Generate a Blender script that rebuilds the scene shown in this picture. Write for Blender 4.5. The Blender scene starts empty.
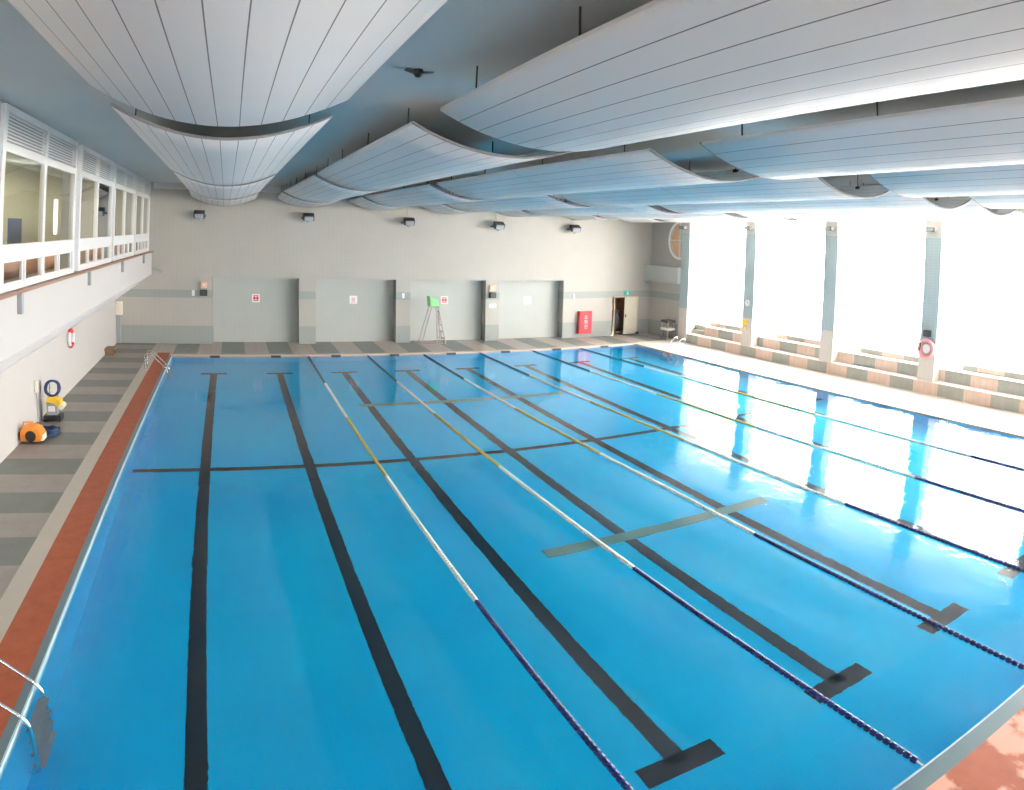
import bpy, bmesh, math, random
from mathutils import Vector, Matrix
random.seed(4)
sc = bpy.context.scene
C = sc.collection
PI = math.pi

# ------------------------------------------------------------------ camera
CAM_C = Vector((2.57533, -2.69098, 5.08356)); YAW, PIT, ROLL = 0.4599715, 0.0045344, 0.028804
fw = Vector((math.sin(YAW)*math.cos(PIT), math.cos(YAW)*math.cos(PIT), -math.sin(PIT)))
rt = Vector((math.cos(YAW), -math.sin(YAW), 0)); up = rt.cross(fw)
r2 = math.cos(ROLL)*rt + math.sin(ROLL)*up; u2 = -math.sin(ROLL)*rt + math.cos(ROLL)*up
cd = bpy.data.cameras.new('camera'); cam = bpy.data.objects.new('camera', cd); C.objects.link(cam)
M = Matrix((r2, u2, -fw)).transposed().to_4x4(); M.translation = CAM_C
cam.matrix_world = M
# a wide phone lens with barrel distortion; the photograph is a crop of its lower part
cd.type = 'PANO'; cd.panorama_type = 'FISHEYE_LENS_POLYNOMIAL'; cd.sensor_width = 36; cd.fisheye_fov = PI
cd.fisheye_polynomial_k0 = 0
cd.fisheye_polynomial_k1, cd.fisheye_polynomial_k2, cd.fisheye_polynomial_k3, cd.fisheye_polynomial_k4 = (-0.040214555542300585, -0.00016052415311045614, 1.7488332620136388e-06, 2.4622025990522853e-07)
cd.shift_x = (511.6-550.14)/1024; cd.shift_y = (238.36-394.5)/790
cd.clip_end = 300
sc.camera = cam

# ------------------------------------------------------------------ world, light, exposure
w = bpy.data.worlds.new('sky'); sc.world = w; w.use_nodes = True
bg = w.node_tree.nodes['Background']; bg.inputs[0].default_value = (1.0, 0.965, 0.925, 1); bg.inputs[1].default_value = 24.0
sc.view_settings.view_transform = 'Standard'; sc.view_settings.look = 'None'
sc.view_settings.exposure = 0.2; sc.view_settings.gamma = 1; sc.view_settings.use_curve_mapping = False

# ------------------------------------------------------------------ materials
def mat(name, col, rough=.6, metal=0, spec=.5, noise=0, nscale=6, bump=0, bscale=40):
    m = bpy.data.materials.new(name); m.use_nodes = True; nt = m.node_tree; b = nt.nodes['Principled BSDF']
    b.inputs['Base Color'].default_value = (*col, 1); b.inputs['Roughness'].default_value = rough
    b.inputs['Metallic'].default_value = metal; b.inputs['Specular IOR Level'].default_value = spec
    if noise or bump:
        tc = nt.nodes.new('ShaderNodeTexCoord'); n = nt.nodes.new('ShaderNodeTexNoise')
        n.inputs['Scale'].default_value = nscale; n.inputs['Detail'].default_value = 5
        nt.links.new(tc.outputs['Object'], n.inputs['Vector'])
        if noise:
            mx = nt.nodes.new('ShaderNodeMix'); mx.data_type = 'RGBA'
            nt.links.new(n.outputs['Fac'], mx.inputs[0])
            mx.inputs[6].default_value = (*[c*(1-noise) for c in col], 1); mx.inputs[7].default_value = (*[min(1, c*(1+noise)) for c in col], 1)
            nt.links.new(mx.outputs[2], b.inputs['Base Color'])
        if bump:
            n2 = nt.nodes.new('ShaderNodeTexNoise'); n2.inputs['Scale'].default_value = bscale
            nt.links.new(tc.outputs['Object'], n2.inputs['Vector'])
            bp = nt.nodes.new('ShaderNodeBump'); bp.inputs['Strength'].default_value = bump; bp.inputs['Distance'].default_value = .01
            nt.links.new(n2.outputs['Fac'], bp.inputs['Height']); nt.links.new(bp.outputs[0], b.inputs['Normal'])
    return m

class NT:
    """small helper for node graphs on a principled material"""
    def __init__(s, name, rough=.6, spec=.5):
        s.m = bpy.data.materials.new(name); s.m.use_nodes = True; s.nt = s.m.node_tree
        s.b = s.nt.nodes['Principled BSDF']; s.b.inputs['Roughness'].default_value = rough; s.b.inputs['Specular IOR Level'].default_value = spec
        s.tc = s.nt.nodes.new('ShaderNodeTexCoord')
    def sock(s, v):
        return v
    def math(s, op, a, b=None, c=None):
        n = s.nt.nodes.new('ShaderNodeMath'); n.operation = op
        for i, v in enumerate((a, b, c)):
            if v is None: continue
            if isinstance(v, (int, float)): n.inputs[i].default_value = v
            else: s.nt.links.new(v, n.inputs[i])
        return n.outputs[0]
    def xyz(s, src='Object'):
        n = s.nt.nodes.new('ShaderNodeSeparateXYZ'); s.nt.links.new(s.tc.outputs[src], n.inputs[0]); return n.outputs
    def mix(s, f, a, b):
        n = s.nt.nodes.new('ShaderNodeMix'); n.data_type = 'RGBA'
        for i, v in ((0, f), (6, a), (7, b)):
            if isinstance(v, (int, float)): n.inputs[i].default_value = v
            elif isinstance(v, tuple): n.inputs[i].default_value = (*v, 1)
            else: s.nt.links.new(v, n.inputs[i])
        return n.outputs[2]
    def noise(s, scale, detail=4, src='Object', vec=None):
        n = s.nt.nodes.new('ShaderNodeTexNoise'); n.inputs['Scale'].default_value = scale; n.inputs['Detail'].default_value = detail
        s.nt.links.new(vec if vec is not None else s.tc.outputs[src], n.inputs['Vector']); return n.outputs['Fac']
    def ramp(s, f, lo, hi):
        n = s.nt.nodes.new('ShaderNodeMapRange'); n.inputs[1].default_value = lo; n.inputs[2].default_value = hi
        s.nt.links.new(f, n.inputs[0]); return n.outputs[0]
    def color(s, c): s.nt.links.new(c, s.b.inputs['Base Color'])
    def grid(s, ax, period, width):
        """1 on the grout line of a tile grid along one axis"""
        fr = s.math('FRACT', s.math('DIVIDE', ax, period)); return s.math('LESS_THAN', fr, width/period)
    def between(s, v, lo, hi):
        return s.math('MULTIPLY', s.math('GREATER_THAN', v, lo), s.math('LESS_THAN', v, hi))

def tile_wall(name, base, band, zb, axes='XZ', grout=.9):
    t = NT(name, .45, .35); o = t.xyz(); z = o[2]
    f = None
    for lo, hi in zb:
        g = t.between(z, lo, hi); f = g if f is None else t.math('MAXIMUM', f, g)
    n = t.ramp(t.noise(1.3), .3, .7)
    c = t.mix(n, tuple(c*.96 for c in base), base)
    if f is not None: c = t.mix(f, c, band)
    ax = o[0] if axes[0] == 'X' else o[1]
    g = t.math('MAXIMUM', t.grid(ax, .2, .008), t.grid(z, .1, .008))
    dk = t.nt.nodes.new('ShaderNodeMix'); dk.data_type = 'RGBA'; dk.blend_type = 'MULTIPLY'
    t.nt.links.new(t.math('MULTIPLY', g, .5), dk.inputs[0]); t.nt.links.new(c, dk.inputs[6]); dk.inputs[7].default_value = (grout*.85,)*3 + (1,)
    t.color(dk.outputs[2]); return t.m

M_ = {}
M_['wall_back'] = tile_wall('tile_wall_back', (.46, .44, .40), (.33, .355, .335), [(0, .8), (2.0, 2.34)])
M_['recess'] = tile_wall('tile_wall_recess', (.47, .49, .465), (.5, .52, .5), [])
M_['wall_left'] = mat('painted_wall_left', (.54, .515, .49), .6, noise=.02, nscale=2)
M_['white_paint'] = mat('white_paint', (.66, .65, .64), .45)
M_['ceiling'] = mat('ceiling_paint', (.53, .57, .58), .8, noise=.06, nscale=.6)
M_['frame'] = mat('window_frame_white', (.80, .79, .78), .35)
M_['post'] = mat('gallery_post_grey', (.6, .62, .64), .5)
M_['sill'] = mat('sill_brown', (.30, .17, .12), .5)
M_['steel'] = mat('polished_steel', (.75, .76, .78), .18, metal=1)
M_['grey_plastic'] = mat('grey_plastic', (.35, .37, .38), .5)
M_['black'] = mat('black_plastic', (.02, .022, .025), .45)
M_['dark'] = mat('dark_steel', (.06, .06, .065), .5)
M_['red'] = mat('red_enamel', (.72, .04, .06), .35)
M_['white'] = mat('white_plastic', (.85, .85, .85), .4)
M_['orange'] = mat('orange_plastic', (.85, .28, .03), .4)
M_['yellow'] = mat('yellow_plastic', (.85, .55, .04), .4)
M_['navy'] = mat('navy_cable', (.02, .05, .14), .5)
M_['green'] = mat('green_plastic', (.30, .72, .30), .4)
M_['peach'] = mat('peach_plastic', (.85, .55, .40), .5)
M_['exit_green'] = mat('exit_green', (.05, .5, .38), .4)
M_['wood'] = mat('brown_wood', (.25, .15, .09), .6, noise=.2, nscale=3)
M_['cream'] = mat('cream_board', (.80, .74, .62), .55)
M_['pink'] = mat('pink_plastic', (.9, .35, .38), .45)
M_['rod'] = mat('hanger_steel', (.05, .05, .055), .5, metal=.4)
M_['rust'] = mat('galvanised_frame', (.38, .33, .31), .5, metal=.5)
M_['lens'] = mat('lamp_lens', (.38, .42, .46), .1)

# decks
def deck_mat(name, axis, phase, c1, c2, period=2.0):
    t = NT(name, .45, .4); o = t.xyz(); a = o[axis]
    fr = t.math('FRACT', t.math('DIVIDE', t.math('ADD', a, phase + 200), period))
    f = t.math('LESS_THAN', fr, .5)
    c = t.mix(f, c1, c2)
    g = t.math('MAXIMUM', t.grid(t.math('ADD', o[0], 50), .25, .012), t.grid(t.math('ADD', o[1], 50), .25, .012))
    c = t.mix(t.math('MULTIPLY', g, .35), c, (.22, .21, .2))
    n = t.ramp(t.noise(2.5, 6), .35, .75)
    dk = t.nt.nodes.new('ShaderNodeMix'); dk.data_type = 'RGBA'; dk.blend_type = 'MULTIPLY'
    t.nt.links.new(n, dk.inputs[0]); t.nt.links.new(c, dk.inputs[6]); dk.inputs[7].default_value = (.88, .86, .85, 1)
    t.color(dk.outputs[2]); return t.m
GREYG, BEIGE = (.17, .185, .165), (.32, .28, .25)
M_['deck_left'] = deck_mat('deck_tiles_left', 1, .55, BEIGE, GREYG)
M_['deck_back'] = deck_mat('deck_tiles_back', 0, 1.0, (.24, .26, .24), (.50, .44, .40), 2.0)
M_['riser'] = deck_mat('bench_riser_tiles', 1, .32, (.40, .40, .36), (.72, .55, .46), 2.1)
M_['tread'] = mat('bench_tread', (.75, .72, .68), .6)
M_['beige_strip'] = mat('beige_coping', (.50, .45, .38), .6, noise=.06, nscale=3)
t = NT("orange_paving", .55, .4); n = t.ramp(t.noise(1.4, 7), .50, .54); n3 = t.ramp(t.noise(5, 6), .3, .7)
oy = t.xyz()
patch = t.math('MULTIPLY', n, t.between(oy[0], 6, 40))
c = t.mix(n3, (.36, .075, .025), (.44, .10, .035)); c = t.mix(t.math('MULTIPLY', patch, .8), c, (.78, .40, .29)); t.color(c); M_['orange_deck'] = t.m
M_['gutter'] = mat('gutter_tile', (.11, .18, .21), .35, noise=.05)
M_['white_edge'] = mat('white_edge_tile', (.5, .68, .74), .3)

# pool tiles
t = NT('blue_pool_tile', .5, .2); o = t.xyz()
n = t.ramp(t.noise(.35, 3), .35, .65)
c = t.mix(n, (.0, .54, .96), (.0, .62, .99))
g = t.math('MAXIMUM', t.grid(t.math('ADD', o[0], 50), .25, .01), t.grid(t.math('ADD', o[1], 50), .25, .01))
c = t.mix(t.math('MULTIPLY', g, .10), c, (.3, .6, .8)); t.color(c); M_['pool'] = t.m
M_['lane_black'] = mat('black_floor_tile', (.008, .018, .03), .5, noise=.15, nscale=3)
M_['grate'] = mat('drain_grate', (.16, .31, .28), .5)

# water: one refracting, reflecting surface with gentle ripples
m = bpy.data.materials.new('pool_water'); m.use_nodes = True; nt = m.node_tree; nt.nodes.clear()
out = nt.nodes.new('ShaderNodeOutputMaterial')
gl = nt.nodes.new('ShaderNodeBsdfGlass'); gl.inputs['IOR'].default_value = 1.33; gl.inputs['Roughness'].default_value = 0.0
gl.inputs['Color'].default_value = (.97, .99, 1, 1)
tc = nt.nodes.new('ShaderNodeTexCoord'); mp = nt.nodes.new('ShaderNodeMapping'); mp.inputs['Scale'].default_value = (1, .8, 1)
n1 = nt.nodes.new('ShaderNodeTexNoise'); n1.inputs['Scale'].default_value = 1.3; n1.inputs['Detail'].default_value = 7; n1.inputs['Roughness'].default_value = .54
n1.inputs['Distortion'].default_value = .6
bp = nt.nodes.new('ShaderNodeBump'); bp.inputs['Strength'].default_value = 1; bp.inputs['Distance'].default_value = .011
nt.links.new(tc.outputs['Object'], mp.inputs[0]); nt.links.new(mp.outputs[0], n1.inputs['Vector'])
nt.links.new(n1.outputs['Fac'], bp.inputs['Height']); nt.links.new(bp.outputs[0], gl.inputs['Normal'])
nt.links.new(gl.outputs[0], out.inputs['Surface']); M_['water'] = m

# window glass of the gallery
m = bpy.data.materials.new('window_glass'); m.use_nodes = True; nt = m.node_tree; nt.nodes.clear()
out = nt.nodes.new('ShaderNodeOutputMaterial'); mx = nt.nodes.new('ShaderNodeMixShader')
tr = nt.nodes.new('ShaderNodeBsdfTransparent'); tr.inputs[0].default_value = (.88, .92, .86, 1)
gs = nt.nodes.new('ShaderNodeBsdfGlossy'); gs.inputs['Roughness'].default_value = .02
fr = nt.nodes.new('ShaderNodeFresnel'); fr.inputs[0].default_value = 1.5
nt.links.new(fr.outputs[0], mx.inputs[0]); nt.links.new(tr.outputs[0], mx.inputs[1]); nt.links.new(gs.outputs[0], mx.inputs[2])
nt.links.new(mx.outputs[0], out.inputs['Surface']); M_['glass'] = m

# ceiling sail: planks by UV
t = NT('sail_board', .5, .3); o = t.xyz('UV')
f1 = t.math('LESS_THAN', t.math('FRACT', t.math('ADD', o[0], .02)), .04)
f2 = t.math('LESS_THAN', t.math('FRACT', t.math('ADD', o[1], .002)), .004)
inn = t.between(o[0], .2, 11.8); inn2 = t.between(o[1], .2, 1.8)
f = t.math('MAXIMUM', t.math('MULTIPLY', f1, inn), t.math('MULTIPLY', t.math('MULTIPLY', f2, inn2), .6))
c = t.mix(f, (.76, .74, .745), (.17, .16, .17)); t.color(c); M_['sail'] = t.m
M_['sail_rim'] = mat('sail_rim', (.30, .29, .29), .5)

def emis(name, col, s):
    m = bpy.data.materials.new(name); m.use_nodes = True; b = m.node_tree.nodes['Principled BSDF']
    b.inputs['Base Color'].default_value = (*col, 1); b.inputs['Emission Color'].default_value = (*col, 1); b.inputs['Emission Strength'].default_value = s
    return m
M_['gallery_fill_lamp'] = emis('gallery_fill_lamp', (1, .88, .6), 22)
M_['gallery_wall'] = mat('gallery_wall', (.50, .47, .34), .7, noise=.1)

# ------------------------------------------------------------------ mesh helpers
class MB:
    def __init__(s): s.bm = bmesh.new(); s.uv = None
    def box(s, x0, x1, y0, y1, z0, z1, rot=None, at=None):
        vs = [s.bm.verts.new((x, y, z)) for x in (x0, x1) for y in (y0, y1) for z in (z0, z1)]
        for q in ((0,1,3,2), (4,6,7,5), (0,4,5,1), (2,3,7,6), (0,2,6,4), (1,5,7,3)): s.bm.faces.new([vs[i] for i in q])
        if rot is not None:
            c = Vector(at) if at else Vector(((x0+x1)/2, (y0+y1)/2, (z0+z1)/2))
            for v in vs: v.co = c + rot @ (v.co - c)
        return vs
    def prism(s, pts, axis, a0, a1):
        """polygon pts in the two other axes, extruded along axis"""
        def mk(p, a):
            if axis == 'y': return (p[0], a, p[1])
            if axis == 'x': return (a, p[0], p[1])
            return (p[0], p[1], a)
        A = [s.bm.verts.new(mk(p, a0)) for p in pts]; B = [s.bm.verts.new(mk(p, a1)) for p in pts]
        s.bm.faces.new(A); s.bm.faces.new(B[::-1])
        for i in range(len(pts)):
            j = (i+1) % len(pts); s.bm.faces.new([A[j], A[i], B[i], B[j]])
    def tube(s, pts, r, n=10, caps=True, closed=False):
        pts = [Vector(p) for p in pts]; rings = []; N = len(pts); prev = None
        for i, p in enumerate(pts):
            if closed: d = (pts[(i+1) % N]-pts[i-1]).normalized()
            else: d = (pts[min(i+1, N-1)]-pts[max(i-1, 0)]).normalized()
            if prev is None:
                a = Vector((0, 0, 1)) if abs(d.z) < .9 else Vector((1, 0, 0)); u = d.cross(a).normalized()
            else: u = (prev - d*prev.dot(d)).normalized()
            prev = u; v = d.cross(u); rr = r[i] if isinstance(r, (list, tuple)) else r
            rings.append([s.bm.verts.new(p + (u*math.cos(k*2*PI/n) + v*math.sin(k*2*PI/n))*rr) for k in range(n)])
        for i in range(N if closed else N-1):
            A, B = rings[i], rings[(i+1) % N]
            for k in range(n): s.bm.faces.new([A[k], A[(k+1) % n], B[(k+1) % n], B[k]])
        if caps and not closed: s.bm.faces.new(rings[0][::-1]); s.bm.faces.new(rings[-1])
    def lathe(s, prof, c, axis='z', n=20):
        """prof: (radius, offset along axis)"""
        c = Vector(c); rings = []
        for r, h in prof:
            ring = []
            for k in range(n):
                a = 2*PI*k/n; p = (r*math.cos(a), r*math.sin(a))
                q = {'z': (p[0], p[1], h), 'x': (h, p[0], p[1]), 'y': (p[0], h, p[1])}[axis]
                ring.append(s.bm.verts.new(c+Vector(q)))
            rings.append(ring)
        for A, B in zip(rings, rings[1:]):
            for k in range(n): s.bm.faces.new([A[k], A[(k+1) % n], B[(k+1) % n], B[k]])
        s.bm.faces.new(rings[0]); s.bm.faces.new(rings[-1])
    def build(s, name, m, parent=None, smooth=False, bevel=0, shear=False):
        if shear:
            for v in s.bm.verts: v.co.x += .03
        if bevel:
            bmesh.ops.bevel(s.bm, geom=list(s.bm.edges), offset=bevel, segments=2, affect='EDGES', profile=.5)
        bmesh.ops.recalc_face_normals(s.bm, faces=list(s.bm.faces))
        me = bpy.data.meshes.new(name); s.bm.to_mesh(me); s.bm.free()
        me.materials.append(M_[m] if isinstance(m, str) else m)
        if smooth:
            for p in me.polygons: p.use_smooth = True
            me.set_sharp_from_angle(angle=math.radians(40))
        o = bpy.data.objects.new(name, me); C.objects.link(o)
        if parent is not None:
            o.parent = parent
            if parent.type == 'EMPTY' or True:
                o.matrix_parent_inverse = Matrix.Translation(-abs_loc(parent)) if parent.get('_w') else Matrix()
        return o
def abs_loc(o): return Vector(o['_w'])
def tag(o, label=None, cat=None, group=None, kind=None):
    if label: o['label'] = label
    if cat: o['category'] = cat
    if group: o['group'] = group
    if kind: o['kind'] = kind
    return o
def thing(name, label, cat, loc=(0,0,0), group=None, world=True):
    """Empty at the base; parts of it are modelled in world coordinates when world is True, else locally"""
    o = bpy.data.objects.new(name, None); C.objects.link(o); o.location = loc; o.empty_display_size = .1
    if world: o['_w'] = tuple(loc)
    return tag(o, label, cat, group)
def bx(name, m, x0, x1, y0, y1, z0, z1, parent=None, kind=None, bevel=0, shear=False):
    b = MB(); b.box(x0, x1, y0, y1, z0, z1); o = b.build(name, m, parent, bevel=bevel, shear=shear)
    if kind: o['kind'] = kind
    return o
def quad_pane(name, x, y0, y1, z0, z1, parent):
    b = MB(); b.bm.faces.new([b.bm.verts.new(p) for p in ((x, y0, z0), (x, y1, z0), (x, y1, z1), (x, y0, z1))])
    return b.build(name, 'glass', parent)
def S(name, b, m, shear=False):
    o = b.build(name, m, shear=shear); o['kind'] = 'structure'; return o
def dup(root, loc, label=None, rz=None):
    r = root.copy(); C.objects.link(r); r.location = loc
    if rz is not None: r.rotation_euler.z = rz
    if label: r['label'] = label
    for ch in list(root.children):
        c = ch.copy(); C.objects.link(c); c.parent = r
        for g in list(ch.children):
            d = g.copy(); C.objects.link(d); d.parent = c
    return r

DZ, WZ, FZ = .02, -.03, -1.1      # deck, water, pool floor
PX, PY0, PY1 = 21.0, 0.0, 25.0
YB = 27.84; YN = -9.0; ZC = 6.88

# ------------------------------------------------------------------ setting: pool shell and decks
b = MB(); b.box(-.15, PX+.15, PY0-.15, PY1+.15, FZ-.2, FZ); S('floor_pool', b, 'pool')
for nm, a in (('wall_pool_left', (-.15, 0, PY0-.15, PY1+.15)), ('wall_pool_right', (PX, PX+.15, PY0-.15, PY1+.15)),
              ('wall_pool_near', (0, PX, PY0-.15, PY0)), ('wall_pool_back', (0, PX, PY1, PY1+.15))):
    b = MB(); b.box(*a, FZ, -.1); S(nm, b, 'pool')
b = MB(); v = [b.bm.verts.new(p) for p in ((0, PY0, WZ), (PX, PY0, WZ), (PX, PY1, WZ), (0, PY1, WZ))]; b.bm.faces.new(v)
water = S('floor_water', b, 'water')
water['label'] = 'clear rippling pool water surface'

b = MB(); b.box(-2.73, -.95, YN, YB, -.3, DZ); S('floor_deck_left', b, 'deck_left')
b = MB(); b.box(-.95, -.63, YN, 25.8, -.3, DZ); S('trim_1', b, 'beige_strip')
b = MB(); b.box(-.63, -.12, -1.2, 25.6, -.3, DZ); b.box(-.12, 21.1, -1.2, -.2, -.3, DZ); S('floor_orange_paving', b, 'orange_deck')
b = MB(); b.box(-.12, -.02, -.2, 25.15, -.1, DZ); b.box(-.02, 21.0, -.2, -.02, -.1, DZ); S('trim_2', b, 'gutter')
b = MB(); b.box(-.02, 0, -.02, 25, -.1, DZ+.003); b.box(0, 21, -.02, 0.0, -.1, DZ+.003); S('trim_3', b, 'white_edge')
b = MB(); b.box(-.95, 24.0, 25.3, YB, -.3, DZ-.004); S('floor_deck_back', b, 'deck_back')
M_['coping'] = mat('cream_coping', (.62, .50, .40), .5)
b = MB(); b.box(-.12, 21.15, 25.0, 25.3, -.1, DZ+.004); S('trim_4', b, 'coping')
b = MB(); b.box(21.0, 21.35, YN, 25.0, -.1, DZ+.003); S('trim_5', b, 'coping')
M_['deck_right'] = mat('pale_deck_tiles', (.62, .56, .49), .4, noise=.05, nscale=3)
b = MB(); b.box(21.35, 25.6, YN, 25.35, -.3, DZ); S('floor_deck_right', b, 'deck_right')
b = MB(); b.box(-.63, 21.1, -2.2, -1.2, -.3, DZ-.003); b.box(-.95, 21.35, YN, -2.2, -.3, DZ-.006); S('floor_deck_near', b, 'beige_strip')

# lane lines on the pool floor
def lane_line(k, x0, x1):
    z = FZ + .004; y1, y0 = 22.75, 2.0; wd = .125; cx = lambda y: x0 + (x1-x0)*(y-y0)/(y1-y0)
    b = MB()
    def quad(pts): b.bm.faces.new([b.bm.verts.new((p[0], p[1], z)) for p in pts])
    quad([(cx(y0)-wd, y0), (cx(y0)+wd, y0), (cx(y1)+wd, y1), (cx(y1)-wd, y1)])
    quad([(cx(y1)-.5, y1), (cx(y1)+.5, y1), (cx(y1)+.5, y1+.25), (cx(y1)-.5, y1+.25)])
    quad([(cx(y0)-.52, y0-.15), (cx(y0)+.52, y0-.15), (cx(y0)+.52, y0+.15), (cx(y0)-.52, y0+.15)])
    o = b.build('lane_line', 'lane_black'); o['kind'] = 'structure'
for k in range(8): lane_line(k, 1.75+2.5*k+(-.03, -.09, -.06, 0.03, 0, 0, 0, 0)[k], 1.75+2.5*k)
b = MB(); z = FZ+.008
b.bm.faces.new([b.bm.verts.new(p) for p in ((.05, 12.72, z), (20.9, 12.72, z), (20.9, 12.94, z), (.05, 12.94, z))])
S('trim_6', b, 'lane_black')
def grate(y, x0, x1, label):
    b = MB(); b.box(x0, x1, y, y+.32, FZ+.002, FZ+.02)
    tag(b.build('drain_grate', 'grate'), label, 'drain grate', 'drain grates across the pool floor')
grate(7.15, 7.6, 12.85, 'long pale green drain grate on the pool floor nearer the camera')
grate(17.85, 6.4, 13.5, 'long pale drain grate on the pool floor nearer the far wall')

# ------------------------------------------------------------------ room shell
# left lower wall + raked soffit + fascia
b = MB(); b.box(-3.1, -2.73, YN, YB, 0, 1.86); S('wall_left', b, 'wall_left')
b = MB(); b.prism([(-1.3, 2.99), (-1.12, 2.99), (-1.12, 3.93), (-5.0, 3.93), (-5.0, 3.7), (-1.3, 3.7)], 'y', YN, YB); S('wall_gallery_front', b, 'wall_left')
b = MB(); b.prism([(-2.9, 1.87), (-2.73, 1.87), (-1.12, 2.99), (-1.3, 2.99)], 'y', YN, YB); M_['soffit_lit_paint'] = mat('soffit_lit_paint', (.88, .86, .83), .6); S('ceiling_soffit', b, 'soffit_lit_paint')  # wall paint lightened on the slope to offset its shade
# back wall with four recesses and a doorway
rec = [(1.6, 5.5), (6.27, 10.0), (10.7, 14.4), (15.1, 18.5)]; RH = 2.9; RD = .55
b = MB(); xs = -5.4
for x0, x1 in rec: b.box(xs, x0, YB, YB+RD, 0, RH); xs = x1
b.box(xs, 21.35, YB, YB+RD, 0, RH); b.box(21.35, 22.95, YB, YB+RD, 2.05, RH); b.box(22.95, 28, YB, YB+RD, 0, RH)
b.box(-5.4, 28, YB, YB+RD, RH, ZC+.3); S('wall_back', b, 'wall_back')
b = MB()
for x0, x1 in rec: b.box(x0-.05, x1+.05, YB+RD-.02, YB+RD+.2, 0, RH+.1)
S('wall_back_recess', b, 'recess')
b = MB()
for x0, x1 in rec: b.box(x0, x1, YB, YB+RD, -.2, DZ-.002)
S('floor_recess', b, 'deck_back')
b = MB(); b.box(-1.1, 23.6, YB-.3, YB, 6.62, ZC); S('trim_7', b, 'white_paint')
b = MB(); b.box(-5.4, 28, YN, YB+.5, ZC, ZC+.25); S('ceiling', b, 'ceiling')
# near end behind the camera: dado wall and header, added openings between for fill daylight
b = MB(); b.box(-5.4, 28, YN-.3, YN, 0, 3.2); b.box(-5.4, 28, YN-.3, YN, 4.6, ZC)
for k in range(9): b.box(-5.4+4*k, -5.4+4*k+2.4, YN-.3, YN, 3.2, 4.6)
S('wall_near', b, 'wall_left')

# right side: columns, header, benches (sheared with SH=True)
colY = [24.28-4.79*k for k in range(7)]
t = NT('column_tiles', .4, .4); o = t.xyz()
f = t.between(o[2], 1.7, 5.4)
c = t.mix(f, (.60, .56, .51), (.37, .45, .47))
g = t.math('MAXIMUM', t.grid(t.math('ADD', o[1], 50), .2, .01), t.grid(o[2], .1, .01))
c = t.mix(t.math('MULTIPLY', g, .3), c, (.75, .76, .76)); t.color(c); M_['column'] = t.m
for k, y in enumerate(colY):
    b = MB(); z0 = 0 if k == 0 else .45
    b.box(23.5, 24.0, y, y+.68, z0, ZC)
    o = b.build('column', 'column', shear=True); o['kind'] = 'structure'
b = MB(); b.box(24.0, 26.5, YN, 24.9, 6.2, ZC); S('wall_right', b, 'white_paint', True)
# recessed wall between the last column and the back wall, round window hole made of segments
b = MB(); cy, cz, R = 25.35, 5.03, 1.0; N = 32
def rw(y0, y1, z0, z1): b.box(23.7, 23.95, y0, y1, z0, z1)
rw(cy+R, YB, 0, ZC); rw(cy-R, cy+R, 0, cz-R); rw(cy-R, cy+R, cz+R, ZC)
for i in range(N):
    a0, a1 = 2*PI*i/N, 2*PI*(i+1)/N
    def sq(a):
        c_, s_ = math.cos(a), math.sin(a); k_ = R/max(abs(c_), abs(s_)); return (cy+c_*k_, cz+s_*k_)
    P = [(cy+R*.9*math.cos(a0), cz+R*.9*math.sin(a0)), (cy+R*.9*math.cos(a1), cz+R*.9*math.sin(a1)), sq(a1), sq(a0)]
    b.prism(P, 'x', 23.7, 23.95)
S('wall_right_recess', b, 'wall_back')
b = MB(); b.box(23.35, 23.7, 24.96, YB, 2.87, 3.68); S('trim_9', b, 'recess')
wn = thing('window_1', None, None, (23.7, cy, cz-R)); wn['kind'] = 'structure'
b = MB(); b.tube([(23.7, cy+R*.92*math.cos(a*PI/24), cz+R*.92*math.sin(a*PI/24)) for a in range(48)], .05, 8, closed=True)
b.box(23.7, 23.76, cy-.03, cy+.03, cz-R*.9, cz+R*.9); b.box(23.7, 23.76, cy-R*.9, cy+R*.9, cz-.03, cz+.03); b.build('window_frame', 'white', wn)
M_['pane_orange'] = mat('tinted_pane', (.75, .45, .28), .3)
b = MB(); b.lathe([(R*.89, 0), (R*.89, .02)], (23.84, cy, cz), 'x', 32); b.build('window_pane', 'pane_orange', wn)

# benches
b = MB(); b.box(23.53, 23.95, YN, 24.2, -.1, .45); S('trim_10', b, 'riser')
b = MB(); b.box(23.5, 23.99, YN, 24.22, .45, .47)
for k, y in enumerate(colY[:6]):
    yb = colY[k+1]+.68
    b.box(23.92, 24.41, yb, y-(.9 if k == 0 else .02), .88, .905); b.box(24.36, 26.6, yb, y-(1.3 if k == 0 else .7), 1.08, 1.105)
S('trim_11', b, 'tread')
b = MB()
for k, y in enumerate(colY[:6]):
    yb = colY[k+1]+.68
    b.box(23.95, 24.38, yb, y-(.88 if k == 0 else 0), .2, .88); b.box(24.38, 26.6, yb, y-(1.28 if k == 0 else .68), .2, 1.08)
S('trim_12', b, 'riser')
b = MB(); y = colY[0]      # half-height steps beside the corner column
b.box(23.95, 24.17, y-.88, y, .2, .66); b.box(24.17, 26.6, y-.88, y, .2, .88); b.box(24.38, 26.6, y-1.28, y-.88, .2, 1.09)
for k, y in enumerate(colY): b.box(24.0, 26.6, y+.02, y+.66, .2, 1.08)
S('trim_13', b, 'riser')
b = MB(); b.box(25.6, 60, -40, 60, -.4, .2); M_['outdoor'] = mat('outdoor_paving', (.7, .68, .62), .8, noise=.08, nscale=.5); S('floor_outdoor', b, 'outdoor')

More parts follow.
